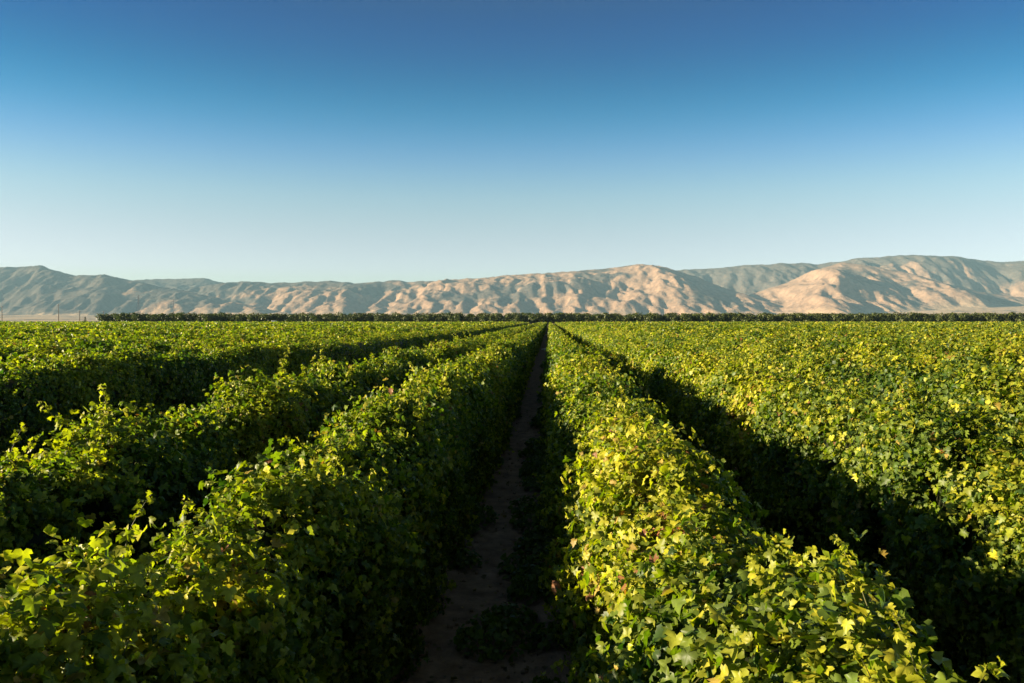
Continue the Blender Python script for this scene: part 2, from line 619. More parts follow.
WIDTH = {50: 0.84, 51: 0.99, 52: 0.84, 53: 0.95}


def row_shape(y, seed):
    wig = 0.10 * (vnoise(y / 3.7, y * 0, seed) - 0.5) + 0.10 * (vnoise(y / 11.0, y * 0, seed + 3) - 0.5)
    wid = 1 + 0.26 * (vnoise(y / 1.9, y * 0, seed + 5) - 0.5) + 0.14 * (vnoise(y / 0.8, y * 0, seed + 6) - 0.5)
    hei = (0.30 if seed <= 54 else 0.42) * (vnoise(y / 2.3, y * 0, seed + 8) - 0.5) + 0.22 * (vnoise(y / 0.9, y * 0, seed + 9) - 0.5)
    if seed <= 55:                              # the rows nearest the path are trimmed straighter further down the field
        k = 1 - 0.6 * np.clip((y - 18) / 25, 0, 1)
        wig, wid, hei = wig * k, 1 + (wid - 1) * k - 0.05 * (1 - k), hei * k
    if seed == 51:
        wig = wig + 0.15 * np.clip((9 - y) / 5, 0, 1)
    if seed == 50:
        wig = wig + 0.20 * np.clip((y - 9) / 14, 0, 1)
    if seed in (51, 53):                        # the two rows right of the path draw in a little with distance
        wig = wig - 0.21 * np.clip((y - 12) / 20, 0, 1)
    wid = wid * WIDTH.get(seed, 1.0)
    hei = hei - (0.24 if seed == 50 else 0.03 if seed == 52 else 0.16) * np.clip((11.0 - y) / 4.5, 0, 1)
    return wig, wid, hei


def lump(s, y, seed):
    return ((0.14 if seed <= 55 else 0.24) + (0.20 if seed <= 55 else 0.10) * np.clip((36 - y) / 26, 0, 1)) * (vnoise(s / 0.75, y / 0.8, seed + 12) - 0.5) + 0.17 * (vnoise(s / 0.3, y / 0.32, seed + 13) - 0.5)


# grape leaf outlines: x across, y towards the tip
OUT0 = np.array([(0.0, -0.02), (0.16, -0.2), (0.40, -0.14), (0.52, 0.10), (0.36, 0.16), (0.50, 0.44), (0.25, 0.43), (0.17, 0.66), (0, 0.88),
                 (-0.17, 0.66), (-0.25, 0.43), (-0.50, 0.44), (-0.36, 0.16), (-0.52, 0.10), (-0.40, -0.14), (-0.16, -0.2)])
OUT1 = np.array([(0.0, -0.08), (0.42, -0.12), (0.40, 0.18), (0.46, 0.44), (0, 0.85), (-0.46, 0.44), (-0.40, 0.18), (-0.42, -0.12)])


def leaf_geo(pos, nrm, size, lod, r, down=0.7):
    """verts (n,k,3), faces template for leaves at pos with facing nrm"""
    n_ = len(pos)
    t = r.normal(size=(n_, 3)) * (0.75 if lod == 2 else 0.6)
    t[:, 2] -= down
    nrm = nrm / (np.linalg.norm(nrm, axis=1, keepdims=True) + 1e-9)
    t -= nrm * np.sum(t * nrm, axis=1, keepdims=True)
    t /= np.linalg.norm(t, axis=1, keepdims=True) + 1e-9
    b = np.cross(nrm, t)
    if lod == 0 or lod == 1:
        O = OUT0 if lod == 0 else OUT1
        pts = np.vstack([[(0, 0.18)], O])
        k = len(O)
        i = np.arange(k)
        fc = np.stack([np.zeros(k, int), 1 + i, 1 + (i + 1) % k], 1)
    else:
        pts = np.array([(0, -0.2), (0.5, 0.25), (0, 0.75), (-0.5, 0.25)])
        fc = np.array([(0, 1, 2), (0, 2, 3)])
    X = pts[None, :, 0] * size[:, None] * r.uniform(0.85, 1.1, (n_, 1))
    Y = (pts[None, :, 1] - 0.2) * size[:, None]
    cup = r.uniform(-0.7, 1.8, (n_, 1))
    fold = r.uniform(-0.35, 0.9, (n_, 1))
    tw = r.uniform(-0.6, 0.6, (n_, 1))
    px_, py_ = pts[None, :, 0], pts[None, :, 1] - 0.2
    Z = size[:, None] * (-cup * (px_ ** 2 * 0.8 + py_ ** 2 * 0.6) + fold * np.abs(px_) + tw * px_ * py_)
    if lod == 0:
        Z = Z + size[:, None] * r.normal(size=(n_, len(pts))) * 0.085
    Vv = pos[:, None, :] + X[..., None] * b[:, None, :] + Y[..., None] * t[:, None, :] + Z[..., None] * nrm[:, None, :]
    return Vv, fc


G_DEEP = np.array([0.026, 0.062, 0.011])
G_MID = np.array([0.110, 0.149, 0.010])
G_YEL = np.array([0.340, 0.315, 0.018])
G_GOLD = np.array([0.30, 0.21, 0.045])
G_DRY = np.array([0.20, 0.085, 0.035])


def leaf_colors(n_, y, s, seed, r, kverts):
    patch = fbm(y / 2.2, s / 1.3, seed + 40, 3)
    q = np.clip(r.normal(0.54, 0.25, n_) + 1.1 * (patch - 0.5), 0, 1)[:, None]
    c = np.where(q < 0.5, G_DEEP + (G_MID - G_DEEP) * (q * 2), G_MID + (G_YEL - G_MID) * (q * 2 - 1))
    u = r.rand(n_, 1)
    thr = 0.018 + 0.09 * np.clip((patch[:, None] - 0.60) * 5, 0, 1)
    c = np.where(u < thr, G_GOLD, c)
    c = np.where(u < thr * 0.22, G_DRY, c)
    c = c * r.uniform(0.75, 1.2, (n_, 1))
    return np.repeat(c, kverts, axis=0)


def leaves_for(X, seed, y0, y1, lod, size, per_m, s_lo, s_hi, r, deep):
    n_ = int(per_m * (y1 - y0))
    if n_ < 1:
        return None
    # half the leaves gather along short hanging shoots
    nc_ = max(n_ // 9, 1)
    cy, cs = r.uniform(y0, y1, nc_), r.uniform(s_lo, s_hi, nc_)
    pick = r.randint(0, nc_, n_)
    clustered = r.rand(n_) < 0.55
    y = np.where(clustered, cy[pick] + r.normal(0, 0.07 + size * 0.4, n_), r.uniform(y0, y1, n_))
    s = np.where(clustered, cs[pick] + r.normal(0, 0.10 + size * 0.4, n_), r.uniform(s_lo, s_hi, n_))
    s = np.clip(s, 0, ARC_L)
    # ragged gaps between the shoots
    hole = 0.6 * vnoise(s / 0.34, y / 0.30, seed + 20) + 0.4 * vnoise(s / 0.16, y / 0.15, seed + 21)
    keep = hole < r.normal(0.57, 0.06, n_)
    sunk = (~keep) & (r.rand(n_) < 0.6)             # leaves deeper inside the vine, seen through the gaps
    ok = keep | sunk
    y, s, clustered, pick, sunk = y[ok], s[ok], clustered[ok], pick[ok], sunk[ok]
    n_ = len(y)
    x, z, nx_, nz_ = section(s)
    wig, wid, hei = row_shape(y, seed)
    depth = -np.abs(r.normal(0, deep, n_)) + lump(s, y, seed) + 0.03
    depth = np.where(clustered, depth + (r.uniform(-0.08, 0.20, nc_) * (r.rand(nc_) < 0.6))[pick], depth)
    depth = np.where(sunk, -r.uniform(0.12, 0.30, n_), depth)
    zf = np.clip(z / 2.2, 0, 1)
    P_ = np.stack([X + wig + x * wid + nx_ * depth, y, np.maximum(z + hei * zf + nz_ * depth, 0.06)], 1)
    N_ = np.stack([nx_, np.zeros(n_), nz_ + 0.25], 1) + r.normal(size=(n_, 3)) * 0.66
    sz = size * np.clip(r.normal(0.95, 0.25, n_), 0.4, 1.4)
    Vv, fc = leaf_geo(P_, N_, sz, lod, r, 1.1)
    k = Vv.shape[1]
    faces = (np.arange(n_) * k)[:, None, None] + fc[None]
    return Vv.reshape(-1, 3), faces.reshape(-1, fc.shape[1]), leaf_colors(n_, y, s, seed, r, k)


def core_for(X, seed, ys, inset):
    ss = np.linspace(0, ARC_L, 15)
    S, Y = np.meshgrid(ss, ys, indexing='ij')
    x, z, nx_, nz_ = section(S)
    wig, wid, hei = row_shape(Y, seed)
    dep = lump(S, Y, seed) - inset
    P_ = np.stack([(X + wig + x * wid + nx_ * dep).ravel(), Y.ravel(), np.maximum(z + hei * np.clip(z / 2.2, 0, 1) + nz_ * dep, 0.02).ravel()], 1)
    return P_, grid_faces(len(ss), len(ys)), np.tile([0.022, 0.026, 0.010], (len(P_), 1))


END_Y = 426.0


def canopy_mesh(X, seed, near):
    r = np.random.RandomState(seed * 7 + 1)
    ax = abs(X)
    ystart = max(-1.5 if ax < 3 else 0.0, ax / 0.76 - 9) if X > 0 else max(-1.5 if ax < 3 else 0.0, ax / 0.86 - 9)
    Vs, Fs, Cs, base = [], [], [], 0

    def put(t):
        nonlocal base
        if t is None:
            return
        Vs.append(t[0])
        Fs.append(t[1] + base)
        Cs.append(t[2])
        base += len(t[0])

    # bands along the row, each with its leaf size
    edges = [ystart]
    y = ystart
    while y < END_Y:
        dist = math.hypot(X, max(y, 0))
        y = min(END_Y, y + max(2.0, dist * 0.16))
        edges.append(y)
    for a, b in zip(edges[:-1], edges[1:]):
        if b - a < 0.05:
            continue
        dist = math.hypot(X, max((a + b) / 2, 0))
        size = 0.067 + (0.0011 if near else 0.0024) * max(dist - 11, 0)
        if near:
            s_lo, s_hi = 0.0, ARC_L
        else:
            s_lo, s_hi = 1.35, ARC_L - 1.35
        L = s_hi - s_lo
        if dist < 12:
            lod, K = 0, 4.2
        elif dist < 34:
            lod, K = 1, 3.7
        else:
            lod, K = 2, 2.3 if dist < 90 else 1.9
        per_m = K * L / (size * size * 0.55)
        if near and dist > 40:
            per_m *= 0.55
        put(leaves_for(X, seed, a, b, lod, size, per_m, s_lo, s_hi, r, 0.10 if dist < 34 else 0.06))
    ys = [ystart]
    while ys[-1] < END_Y:
        d_ = math.hypot(X, max(ys[-1], 0))
        ys.append(min(END_Y, ys[-1] + min(max(0.3, d_ * 0.02), 3.0)))
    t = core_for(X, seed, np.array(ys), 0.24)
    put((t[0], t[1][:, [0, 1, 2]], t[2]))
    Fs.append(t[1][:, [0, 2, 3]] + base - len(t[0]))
    return np_mesh('canopy', np.concatenate(Vs), [np.concatenate(Fs)], [LEAF], True, np.concatenate(Cs))


def top_of(X, seed, y, s):
    s = np.array([s])
    yy = np.array([y])
    x, z, nx_, nz_ = section(s)
    wig, wid, hei = row_shape(yy, seed)
    d = lump(s, yy, seed)
    return Vector((float(X + wig[0] + x[0] * wid[0] + nx_[0] * d[0]), y, float(z[0] + hei[0] * min(z[0] / 2.2, 1) + nz_[0] * d[0])))


def shoot_mesh(seed, length, lean):
    r = np.random.RandomState(seed)
    pts, d, p_ = [], Vector((lean * 0.4, r.uniform(-0.3, 0.3), 1)).normalized(), Vector((0, 0, -0.12))
    k = 9
    for i in range(k + 1):
        pts.append(p_.copy())
        d = (d + Vector((lean * 0.10 + r.normal() * 0.07, r.normal() * 0.09, -0.05))).normalized()
        p_ = p_ + d * (length + 0.12) / k
    Vt, Ft = tube(pts, [0.0045 - 0.0032 * i / k for i in range(k + 1)], 5)
    n_ = int(length * 56)
    tt = np.clip(np.sort(r.uniform(0.1, 1.0, n_)), 0, 0.999) * k
    i0 = tt.astype(int)
    A = np.array([tuple(v) for v in pts])
    P_ = A[i0] + (A[i0 + 1] - A[i0]) * (tt - i0)[:, None]
    ang = np.arange(n_) * 2.6 + r.uniform(0, 6)
    off = np.stack([np.cos(ang), np.sin(ang), r.uniform(-0.3, 0.5, n_)], 1)
    sz = 0.088 * (1.05 - 0.62 * tt / k) * r.uniform(0.75, 1.2, n_)
    P_ = P_ + off * sz[:, None] * 0.55
    Vv, fc = leaf_geo(P_, off * 0.7 + np.array([0, 0, 0.7]) + r.normal(size=(n_, 3)) * 0.35, sz, 0, r, 0.5)
    kk = Vv.shape[1]
    nb = len(Vt)
    q = np.clip(r.normal(0.62, 0.2, (n_, 1)), 0, 1)
    cc = np.repeat(G_MID + (G_YEL - G_MID) * q, kk, axis=0) * np.repeat(r.uniform(0.85, 1.15, (n_, 1)), kk, axis=0)
    V_ = np.concatenate([np.array([tuple(v) for v in Vt]), Vv.reshape(-1, 3)])
    quads = np.array([f for f in Ft if len(f) == 4])
    fl = ((np.arange(n_) * kk)[:, None, None] + fc[None]).reshape(-1, 3) + nb
    C_ = np.concatenate([np.tile([0.10, 0.10, 0.03], (nb, 1)), cc])
    return np_mesh('shoot', V_, [quads, fl], [LEAF], True, C_)


SHOOTS = [shoot_mesh(100 + i, L, ln) for i, (L, ln) in enumerate([(0.28, 0.3), (0.36, -0.4), (0.46, 0.4), (0.40, 0.9), (0.46, -0.9), (0.52, -0.2), (0.36, 1.5), (0.42, -1.5)])]


def trunk_mesh(seed):
    r = np.random.RandomState(seed)
    mb = MB()
    pts = [Vector((0, 0, -0.05))]
    for i in range(6):
        pts.append(pts[-1] + Vector((r.normal() * 0.03, r.normal() * 0.03, 0.22)))
    mb.add(tube(pts, [0.06, 0.05, 0.042, 0.045, 0.04, 0.045, 0.04], 7))
    for sgn in (-1, 1):
        q = [pts[-1]]
        for i in range(5):
            q.append(q[-1] + Vector((r.normal() * 0.03, sgn * 0.2, 0.03 + r.normal() * 0.02)))
        mb.add(tube(q, [0.035, 0.03, 0.028, 0.024, 0.02, 0.014], 6))
    me = bpy.data.meshes.new('trunk')
    me.from_pydata(mb.v, [], mb.f)
    me.materials.append(BARK)
    for p_ in me.polygons:
        p_.use_smooth = True
    return me


TRUNKS = [trunk_mesh(s) for s in range(4)]

SP = 2.65
ROWS = []                                      # (x, label, group, near)
ROWS.append((-1.93, 'leafy grapevine row bordering the dirt path at left, dark on its path side, crest sunlit', 'grapevine rows beside the path', 3))
ROWS.append((0.90, 'bright yellow-green grapevine row along the right path edge, with a reddish dried patch', 'grapevine rows beside the path', 3))
ROWS.append((-4.05, 'second grapevine row left of the dirt path, just before the wide dark lane', 'grapevine rows beside the path', 2))
ROWS.append((3.92, 'grapevine row second right of the path, left face black with shade below sunlit top', 'grapevine rows beside the path', 2))
ROWS.append((-11.0, 'first grapevine row beyond the wide dark lane at left, showing a long black-green shaded side', 'grapevine rows of the left field', 2))
x = 3.86 + SP
while x < 272:
    ROWS.append((x, 'sunlit grapevine row merging with its neighbours into the broad green field at far right', 'grapevine rows of the right field', 1 if x < 9 else 0))
    x += SP
x = -11.0 - SP
while x > -312:
    ROWS.append((x, 'grapevine row merging with its neighbours in the field behind the long shaded left row', 'grapevine rows of the back left field', 0))
    x -= SP

for k, (X, label, group, near) in enumerate(ROWS):
    seed = 50 + k
    me = canopy_mesh(X, seed, near >= 1)
    if near == 0:
        o = link_mesh('grapevine_row', me)
        tag(o, label, 'grapevine row', group)
        continue
    root = empty('grapevine_row', (X, 0, 0))
    tag(root, label, 'grapevine row', group)
    cn = link_mesh('canopy', me, root, (-X, 0, 0))
    r = np.random.RandomState(seed)
    if near >= 2:
        y = {-1.93: 1.0, 0.90: 1.6}.get(X, 5.0 if X > -10 else 11.0)
        for q in range(14):
            tr = link_mesh('trunk', TRUNKS[(q + k) % 4], root, (r.normal() * 0.04, y, 0))
            y += 2.0
    nshoot = {3: 68 if X < 0 else 62, 2: 84, 1: 30}[near]
    for q in range(nshoot):
        y = (2.2 if abs(X) < 3 else abs(X) * 1.15) + 42 * r.rand() ** 1.7
        s = ARC_L / 2 + r.normal() * 0.42
        p0 = top_of(X, seed, y, s)
        sh = link_mesh('shoot', SHOOTS[r.randint(8)], root, (p0.x - X, p0.y, p0.z))
        sh.rotation_euler = (r.normal() * 0.2, r.normal() * 0.2, r.uniform(0, 6.28))
        k_ = r.uniform(0.75, 1.25 if y > 6 else 0.95)
        sh.scale = (k_, k_, k_)
    # side shoots that reach into the path
    if near == 3:
        for q in range(26 if X < 0 else 34):
            y = 4.0 + 30 * r.rand() ** 1.3
            s = (0.25 + 1.5 * r.rand()) if X > 0 else ARC_L - 0.3 - 1.5 * r.rand()
            p0 = top_of(X, seed, y, s)
            sh = link_mesh('shoot', SHOOTS[r.randint(8)], root, (p0.x - X, p0.y, p0.z))
            sh.rotation_euler = (r.normal() * 0.3, (-1.1 if X > 0 else 1.1) + r.normal() * 0.3, 0)

    if X == 0.90:
        # the reddish dried bunch of leaves on the crest
        rr = np.random.RandomState(4)
        c0 = top_of(X, seed, 5.0, ARC_L / 2 - 0.26)
        n_ = 26
        P_ = np.array([c0.x, c0.y, c0.z + 0.06]) + rr.normal(size=(n_, 3)) * np.array([0.075, 0.10, 0.025])
        Vv, fc = leaf_geo(P_, np.tile([-0.3, -0.3, 1.0], (n_, 1)) + rr.normal(size=(n_, 3)) * 0.5, rr.uniform(0.035, 0.065, n_), 0, rr)
        kk = Vv.shape[1]
        cc = np.where(rr.rand(n_, 1) < 0.35, np.array([0.44, 0.20, 0.12]), np.array([0.24, 0.085, 0.04])) * rr.uniform(0.7, 1.2, (n_, 1))
        fl = ((np.arange(n_) * kk)[:, None, None] + fc[None]).reshape(-1, 3)
        dl = link_mesh('dried_leaves', np_mesh('dried_leaves', Vv.reshape(-1, 3), [fl], [LEAF], True, np.repeat(cc, kk, axis=0)), root, (-X, 0, 0))
        dl['label'] = 'reddish brown dried leaves on the sunlit crest'


# ------------------------------------------------------------------ orchard beyond the field
def orchard_crown(seed, wid, hgt):
    r = np.random.RandomState(seed)
    n_ = 1300
    nb = 11
    cen = np.stack([r.normal(0, wid * 0.24, nb), r.normal(0, wid * 0.24, nb), r.uniform(0.28, 0.80, nb) * hgt], 1)
    rd = r.uniform(0.21, 0.32, nb) * wid
    pick = r.randint(0, nb, n_)
    d = r.normal(size=(n_, 3))
    d /= np.linalg.norm(d, axis=1, keepdims=True)
    P_ = cen[pick] + d * (rd[pick] * r.uniform(0.6, 1.05, n_))[:, None]
    P_[:, 2] = (P_[:, 2] - P_[:, 2].min()) / (P_[:, 2].max() - P_[:, 2].min()) * (hgt - 0.9) + 0.7
    Vv, fc = leaf_geo(P_, d + r.normal(size=(n_, 3)) * 0.5 + np.array([0, 0, 0.3]), r.uniform(0.45, 0.95, n_), 2, r)
    kk = Vv.shape[1]
    base = np.array([0.042, 0.057, 0.012])
    cc = base * r.uniform(0.6, 1.5, (n_, 1)) * np.where(r.rand(n_, 1) < 0.3, np.array([1.35, 1.25, 1.0]), 1.0)
    fl = ((np.arange(n_) * kk)[:, None, None] + fc[None]).reshape(-1, 3)
    return np_mesh('crown', Vv.reshape(-1, 3), [fl], [TREE_LEAF], True, np.repeat(cc, kk, axis=0))


def tree_trunk(seed, hgt):
    r = np.random.RandomState(seed)
    mb = MB()
    mb.add(tube([(0, 0, -0.1), (0.03, 0, 0.6), (0, 0.04, 1.2)], [0.2, 0.16, 0.14], 8))
    for q in range(4):
        a_ = q * 1.57 + r.uniform(-0.4, 0.4)
        e = Vector((math.cos(a_) * 1.3, math.sin(a_) * 1.3, hgt * 0.62))
        mb.add(tube([(0, 0.03, 1.1), Vector((0, 0.03, 1.1)).lerp(e, 0.5) + Vector((r.normal() * 0.1, 0, 0.1)), e], [0.11, 0.075, 0.03], 6))
    me = bpy.data.meshes.new('trunk')
    me.from_pydata(mb.v, [], mb.f)
    me.materials.append(BARK)
    return me


protos = [(orchard_crown(200 + i, wd, ht), tree_trunk(300 + i, ht), ht) for i, (wd, ht) in
          enumerate([(8.2, 7.6), (8.8, 7.8), (8.0, 7.5), (8.4, 7.9), (9.0, 7.6)])]
tree_protos = []
r = np.random.RandomState(77)
ORCH_Y = 452.0
n_tree = 0
for line in range(2):
    # the left end of the orchard stands at about bearing x = 103
    x0 = -257.0 + line * 0.6
    X = x0
    i = 0
    while X < 275:
        kx = r.randint(5)
        if i > 0 or line > 0:
            lab = ('round leafy orchard tree in the long dark line beyond the vineyard' if line == 0
                   else 'orchard tree of the second line, glimpsed behind the front line of trees')
        else:
            lab = 'leftmost orchard tree, rounded end of the long dark tree line below the hills'
        X_, Y_ = X + r.normal() * 0.4, ORCH_Y + line * 7.0 + r.normal() * 0.3
        root = empty('orchard_tree', (X_, Y_, 0))
        link_mesh('trunk', protos[kx][1], root)
        link_mesh('crown', protos[kx][0], root)
        sc_ = r.uniform(0.97, 1.04)
        root.scale = (sc_, sc_, sc_ * r.uniform(0.96, 1.05))
        root.rotation_euler[2] = r.uniform(0, 6.28)
        tag(root, lab, 'tree', 'orchard trees in the front line' if line == 0 else 'orchard trees in the second line')
        X += 5.7
        i += 1


# ------------------------------------------------------------------ things at the left skyline
def at_px(xp, d):
    u = (xp - 512) / F * d
    wx, wy = cam2world(u, d)
    return wx, wy


def utility_pole(xp, d, hgt, label):
    wx, wy = at_px(xp, d)
    root = empty('utility_pole', (wx, wy, 0))
    MB().add(tube([(0, 0, -0.3), (0, 0, hgt * 0.5), (0, 0, hgt)], [0.24, 0.2, 0.15], 8)).build('pole', WOOD, root, True)
    MB().add(box_data((0, 0.16, hgt - 0.7), (2.6, 0.12, 0.14))).build('crossarm', WOOD, root)
    for q in (-1.15, -0.45, 0.45, 1.15):
        MB().add(tube([(q, 0.16, hgt - 0.63), (q, 0.16, hgt - 0.5), (q, 0.16, hgt - 0.36)], [0.05, 0.09, 0.03], 6)).build('insulator', STEEL, root, True)
    tag(root, label, 'utility pole', 'utility poles at the left edge of the field')


utility_pole(2.5, 470, 12.0, 'thin dark utility pole at the far left end of the horizon')
utility_pole(59, 480, 13.2, 'tallest dark utility pole on the left horizon, midway between two shorter poles')
utility_pole(80, 500, 9.8, 'short wooden utility pole beside the narrow dark tree on the left horizon')
utility_pole(104, 520, 9.6, 'utility pole standing in front of the left end of the orchard')

wx, wy = at_px(85.5, 470)
root = empty('narrow_tree', (wx, wy, 0))
MB().add(tube([(0, 0, -0.1), (0, 0, 1.0), (0, 0, 3.0)], [0.12, 0.1, 0.05], 7)).build('trunk', BARK, root, True)
rr = np.random.RandomState(8)
n_ = 260
zz = rr.uniform(0.3, 5.4, n_)
wd = 0.75 * np.sin(np.clip(zz / 5.6, 0.04, 1) ** 0.6 * math.pi * 0.97) + 0.06
an = rr.uniform(0, 6.28, n_)
P_ = np.stack([np.cos(an) * wd, np.sin(an) * wd, zz], 1)
Vv, fc = leaf_geo(P_, np.stack([np.cos(an), np.sin(an), zz * 0 + 0.3], 1) + rr.normal(size=(n_, 3)) * 0.4, rr.uniform(0.25, 0.5, n_), 2, rr)
fl = ((np.arange(n_) * 4)[:, None, None] + fc[None]).reshape(-1, 3)
link_mesh('crown', np_mesh('crown', Vv.reshape(-1, 3), [fl], [TREE_LEAF], True, np.tile([0.02, 0.028, 0.014], (len(Vv) * 4, 1))), root)
tag(root, 'narrow dark upright tree standing alone left of the orchard on the horizon', 'tree')


def lattice_tower(xp, d, hgt, label):
    wx, wy = at_px(xp, d)
    root = empty('transmission_tower', (wx, wy, 0))
    mb = MB()
    hb, ht = 3.4, 0.7

    def leg(sx_, sy_, f):
        k_ = hb + (ht - hb) * min(f / 0.75, 1)
        return Vector((sx_ * k_, sy_ * k_, f * hgt))
    fs = [0, 0.15, 0.3, 0.45, 0.6, 0.75, 0.88, 1.0]
    for sx_, sy_ in ((1, 1), (1, -1), (-1, 1), (-1, -1)):
        mb.add(tube([leg(sx_, sy_, f) for f in fs], [0.14] * len(fs), 4))
    for a_, b_ in zip(fs[:-1], fs[1:]):
        for c1, c2 in (((1, 1), (1, -1)), ((1, -1), (-1, -1)), ((-1, -1), (-1, 1)), ((-1, 1), (1, 1))):
            mb.add(tube([leg(*c1, a_), leg(*c2, b_)], [0.07, 0.07], 4))
            mb.add(tube([leg(*c2, a_), leg(*c1, b_)], [0.07, 0.07], 4))
    mb.build('lattice', STEEL, root)
    for z_, l_ in ((0.76, 6.0), (0.87, 5.0), (0.97, 4.0)):
        mb = MB()
        for sy_ in (-0.6, 0.6):
            mb.add(tube([(-l_, 0, z_ * hgt), (0, sy_, z_ * hgt)], [0.08, 0.1], 4))
            mb.add(tube([(0, sy_, z_ * hgt), (l_, 0, z_ * hgt)], [0.1, 0.08], 4))
        for s_ in (-1, 1):
            mb.add(tube([(0, 0, z_ * hgt + 1.4), (s_ * l_, 0, z_ * hgt)], [0.07, 0.07], 4))
        mb.build('crossarm', STEEL, root)
    tag(root, label, 'transmission tower', 'pale towers before the left hills')


lattice_tower(139, 1350, 46, 'pale steel lattice tower before the left hills, nearer the orchard end')
lattice_tower(174, 1600, 44, 'pale steel lattice tower before the left hills, further right and fainter')

# white box van parked at the field's far edge, seen end-on
wx, wy = at_px(274, 436)
root = empty('parked_van', (wx, wy, 0))
root.rotation_euler[2] = 0.2
mb = MB().add(box_data((0, 1.0, 2.0), (2.1, 4.2, 2.5)))
body = mb.build('cargo_box', WHITE, root)
bv = body.modifiers.new('bevel', 'BEVEL')
bv.width = 0.06
MB().add(([Vector(v) for v in [(-1, -1.1, 0.5), (1, -1.1, 0.5), (1, -3.1, 0.5), (-1, -3.1, 0.5), (-1, -1.1, 2.3), (1, -1.1, 2.3), (0.95, -2.0, 2.2), (-0.95, -2.0, 2.2),
          (1, -2.6, 1.4), (-1, -2.6, 1.4), (1, -3.1, 1.25), (-1, -3.1, 1.25)]],
         [(0, 1, 2, 3), (0, 4, 5, 1), (4, 7, 6, 5), (7, 9, 8, 6), (9, 11, 10, 8), (11, 3, 2, 10), (1, 5, 6, 8, 10, 2), (0, 3, 11, 9, 7, 4)])).build('cab', WHITE, root)
MB().add(([Vector(v) for v in [(-0.85, -2.06, 2.14), (0.85, -2.06, 2.14), (0.88, -2.58, 1.5), (-0.88, -2.58, 1.5), (-0.85, -2.02, 2.10), (0.85, -2.02, 2.10), (0.88, -2.54, 1.46), (-0.88, -2.54, 1.46)]],
         [(0, 1, 2, 3), (4, 7, 6, 5), (0, 4, 5, 1), (1, 5, 6, 2), (2, 6, 7, 3), (3, 7, 4, 0)])).build('windscreen', GLASS, root)
for sx_ in (-0.9, 0.9):
    for sy_ in (-2.3, 2.0):
        MB().add(tube([(sx_ - 0.12, sy_, 0.4), (sx_ + 0.12, sy_, 0.4)], [0.4, 0.4], 16)).build('wheel', RUBBER, root)
    MB().add(box_data((sx_ * 0.75, -3.12, 0.95), (0.3, 0.05, 0.18))).build('headlight', STEEL, root)
tag(root, 'small white van parked under the orchard trees beyond the left field', 'van')


# ------------------------------------------------------------------ litter and weeds on the path
def scrap(x, y, size, seed, label, name='paper_scrap', ang=0.3):
    r = np.random.RandomState(seed)
    k = 9
    gx_ = np.linspace(-1, 1, k)
    A, B_ = np.meshgrid(gx_, gx_, indexing='ij')
    jag = 1 + 0.25 * r.normal(size=A.shape) * (np.maximum(abs(A), abs(B_)) > 0.9)
    Xs, Ys = A * jag * size[0] / 2, B_ * jag * size[1] / 2
    Z = 0.02 + size[2] * (fbm(A * 1.7 + seed, B_ * 1.7, seed, 3)) * 1.6
    V_ = np.stack([Xs.ravel(), Ys.ravel(), Z.ravel()], 1)
    o = link_mesh(name, np_mesh(name, V_, [grid_faces(k, k)], [PAPER], True), None, (x, y, path_z(x, y)))
    o.rotation_euler[2] = ang
    sd = o.modifiers.new('thickness', 'SOLIDIFY')
    sd.thickness = 0.004
    return tag(o, label, 'litter', 'pale scraps on the path')


scrap(-1.42, 9.4, (0.24, 0.10, 0.05), 3, 'small crumpled white scrap at the shaded foot of the left path-side row')
scrap(-0.42, 86, (0.62, 0.5, 0.25), 5, 'pale crumpled sheet lying further along the dirt path, the nearer of the two far ones')
scrap(-0.36, 165, (0.75, 0.6, 0.3), 6, 'pale crumpled sheet furthest down the dirt path near its vanishing end')


def weed_mesh(seed, rad_, n_, hgt):
    r = np.random.RandomState(seed)
    a_ = r.uniform(0, 6.28, n_)
    q = np.sqrt(r.rand(n_)) * rad_
    P_ = np.stack([np.cos(a_) * q, np.sin(a_) * q, 0.03 + hgt * r.rand(n_) * (1 - 0.6 * (q / rad_) ** 2)], 1)
    Vv, fc = leaf_geo(P_, np.stack([np.cos(a_) * 0.4, np.sin(a_) * 0.4, np.ones(n_)], 1) + r.normal(size=(n_, 3)) * 0.45, r.uniform(0.04, 0.085, n_), 1, r, 0.1)
    kk = Vv.shape[1]
    cc = (G_DEEP + (G_MID - G_DEEP) * r.rand(n_, 1)) * r.uniform(0.8, 1.3, (n_, 1))
    fl = ((np.arange(n_) * kk)[:, None, None] + fc[None]).reshape(-1, 3)
    return np_mesh('leaves', Vv.reshape(-1, 3), [fl], [LEAF], True, np.repeat(cc, kk, axis=0))


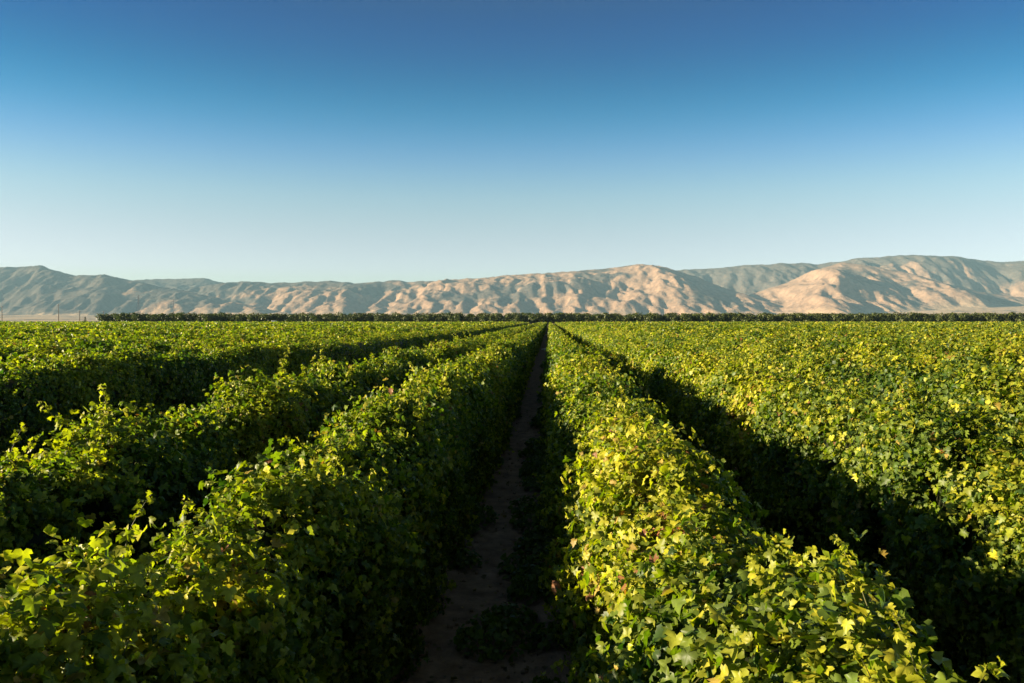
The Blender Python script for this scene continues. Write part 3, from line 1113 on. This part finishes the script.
def blade_mesh(seed, n_, hgt):
    r = np.random.RandomState(seed)
    V_, F_, C_ = [], [], []
    for i in range(n_):
        a_ = r.uniform(0, 6.28)
        b0 = np.array([r.normal() * 0.05, r.normal() * 0.05, 0])
        d = np.array([math.cos(a_), math.sin(a_), 0])
        sd = np.array([-d[1], d[0], 0]) * 0.005
        L = hgt * r.uniform(0.5, 1.1)
        bend = r.uniform(0.2, 0.8)
        k0 = len(V_)
        for q in range(5):
            f = q / 4
            c_ = b0 + d * bend * L * f * f + np.array([0, 0, L * f * (1 - 0.35 * bend * f)])
            V_ += [c_ - sd * (1 - f * 0.9), c_ + sd * (1 - f * 0.9)]
            if q:
                F_.append((k0 + 2 * q - 2, k0 + 2 * q - 1, k0 + 2 * q + 1, k0 + 2 * q))
        cc = np.array([0.08, 0.10, 0.03]) * r.uniform(0.7, 1.4) if r.rand() < 0.7 else np.array([0.22, 0.17, 0.08])
        C_ += [cc] * 10
    return np_mesh('blades', np.array(V_), [np.array(F_)], [LEAF], True, np.array(C_))


WEEDS = [weed_mesh(400 + i, rd_, nn, hh) for i, (rd_, nn, hh) in enumerate([(0.30, 190, 0.16), (0.40, 300, 0.22), (0.23, 130, 0.13)])]
r = np.random.RandomState(91)
spots = [(-0.55, 7.9, 1), (-0.42, 8.5, 0), (-0.2, 9.3, 0), (-0.1, 11.2, 1), (-0.3, 13.6, 1), (0.05, 15.2, 0), (-0.2, 17.6, 1), (0.0, 20.5, 1), (-0.15, 24.5, 1),
         (0.05, 29.0, 1), (-1.35, 12.0, 0), (-1.3, 15.5, 2), (-1.25, 20.0, 0), (-1.3, 26.5, 1), (-0.5, 18.9, 2), (0.02, 8.0, 2), (-0.05, 6.6, 0), (-1.45, 7.6, 2)]
spots += [(0.12 + 0.1 * r.normal(), 10.2 + 1.6 * q + r.normal() * 0.4, q % 2) for q in range(16)]
spots += [(-1.32 + 0.08 * r.normal(), 10.6 + 2.3 * q + r.normal() * 0.4, q % 2) for q in range(9)]
spots = [(a_, b_, c_, 1.0) for (a_, b_, c_) in spots]
spots += [(-0.02 + 0.13 * r.normal(), 9.5 + 52 * (q / 30) ** 1.25 + r.normal() * 0.3, q % 2, r.uniform(1.0, 1.5)) for q in range(30)]
for (x, y, kx, k_) in spots:
    o = link_mesh('weed', WEEDS[kx], None, (x, y, path_z(x, y)))
    o.rotation_euler[2] = r.uniform(0, 6.28)
    o.scale = (k_, k_, k_ * r.uniform(0.9, 1.5))
    tag(o, 'low leafy weed clump growing on the shaded dirt path at the foot of the vines', 'weed', 'weeds on the path')
GR = [blade_mesh(500 + i, 34, h_) for i, h_ in enumerate([0.42, 0.55, 0.34])]
for q in range(14):
    x, y = (-1.42 if q % 3 else 0.02) + r.normal() * 0.06, 6.2 + 1.25 * q + r.normal() * 0.3
    o = link_mesh('grass_tuft', GR[q % 3], None, (x, y, path_z(x, y)))
    o.rotation_euler[2] = r.uniform(0, 6.28)
    tag(o, 'thin-bladed grass tuft in the shade where the vine row meets the dirt path', 'grass tuft', 'grass tufts along the path edges')

# fallen leaves and clods strewn over the path: nobody could count them
r = np.random.RandomState(17)
n_ = 1500
x_, y_ = r.uniform(-1.55, 0.3, n_), 4 + 40 * r.rand(n_) ** 1.8
z_ = np.array([path_z(a, b) for a, b in zip(x_, y_)]) + 0.012
Vv, fc = leaf_geo(np.stack([x_, y_, z_], 1), np.tile([0, 0, 1.0], (n_, 1)) + r.normal(size=(n_, 3)) * 0.3, r.uniform(0.025, 0.075, n_), 1, r, 0)
kk = Vv.shape[1]
cc = np.where(r.rand(n_, 1) < 0.5, np.array([0.20, 0.13, 0.07]), np.array([0.12, 0.085, 0.045])) * r.uniform(0.6, 1.3, (n_, 1))
fl = ((np.arange(n_) * kk)[:, None, None] + fc[None]).reshape(-1, 3)
tag(link_mesh('fallen_leaves', np_mesh('fallen_leaves', Vv.reshape(-1, 3), [fl], [LEAF], True, np.repeat(cc, kk, axis=0))), kind='stuff')
MB_ = MB()
for i in range(420):
    x, y = r.uniform(-1.6, 0.3), 4 + 26 * r.rand() ** 1.7
    s = r.uniform(0.008, 0.03)
    c0 = Vector((x, y, path_z(x, y) + s * 0.3))
    pts = [c0 + Vector((a * s * r.uniform(0.7, 1.3), b * s * r.uniform(0.7, 1.3), c_ * s * r.uniform(0.5, 0.9))) for a in (-1, 1) for b in (-1, 1) for c_ in (-1, 1)]
    MB_.add((pts, [(0, 1, 3, 2), (4, 6, 7, 5), (0, 4, 5, 1), (2, 3, 7, 6), (0, 2, 6, 4), (1, 5, 7, 3)]))
tag(MB_.build('soil_clods', SOIL, None, True), kind='stuff')
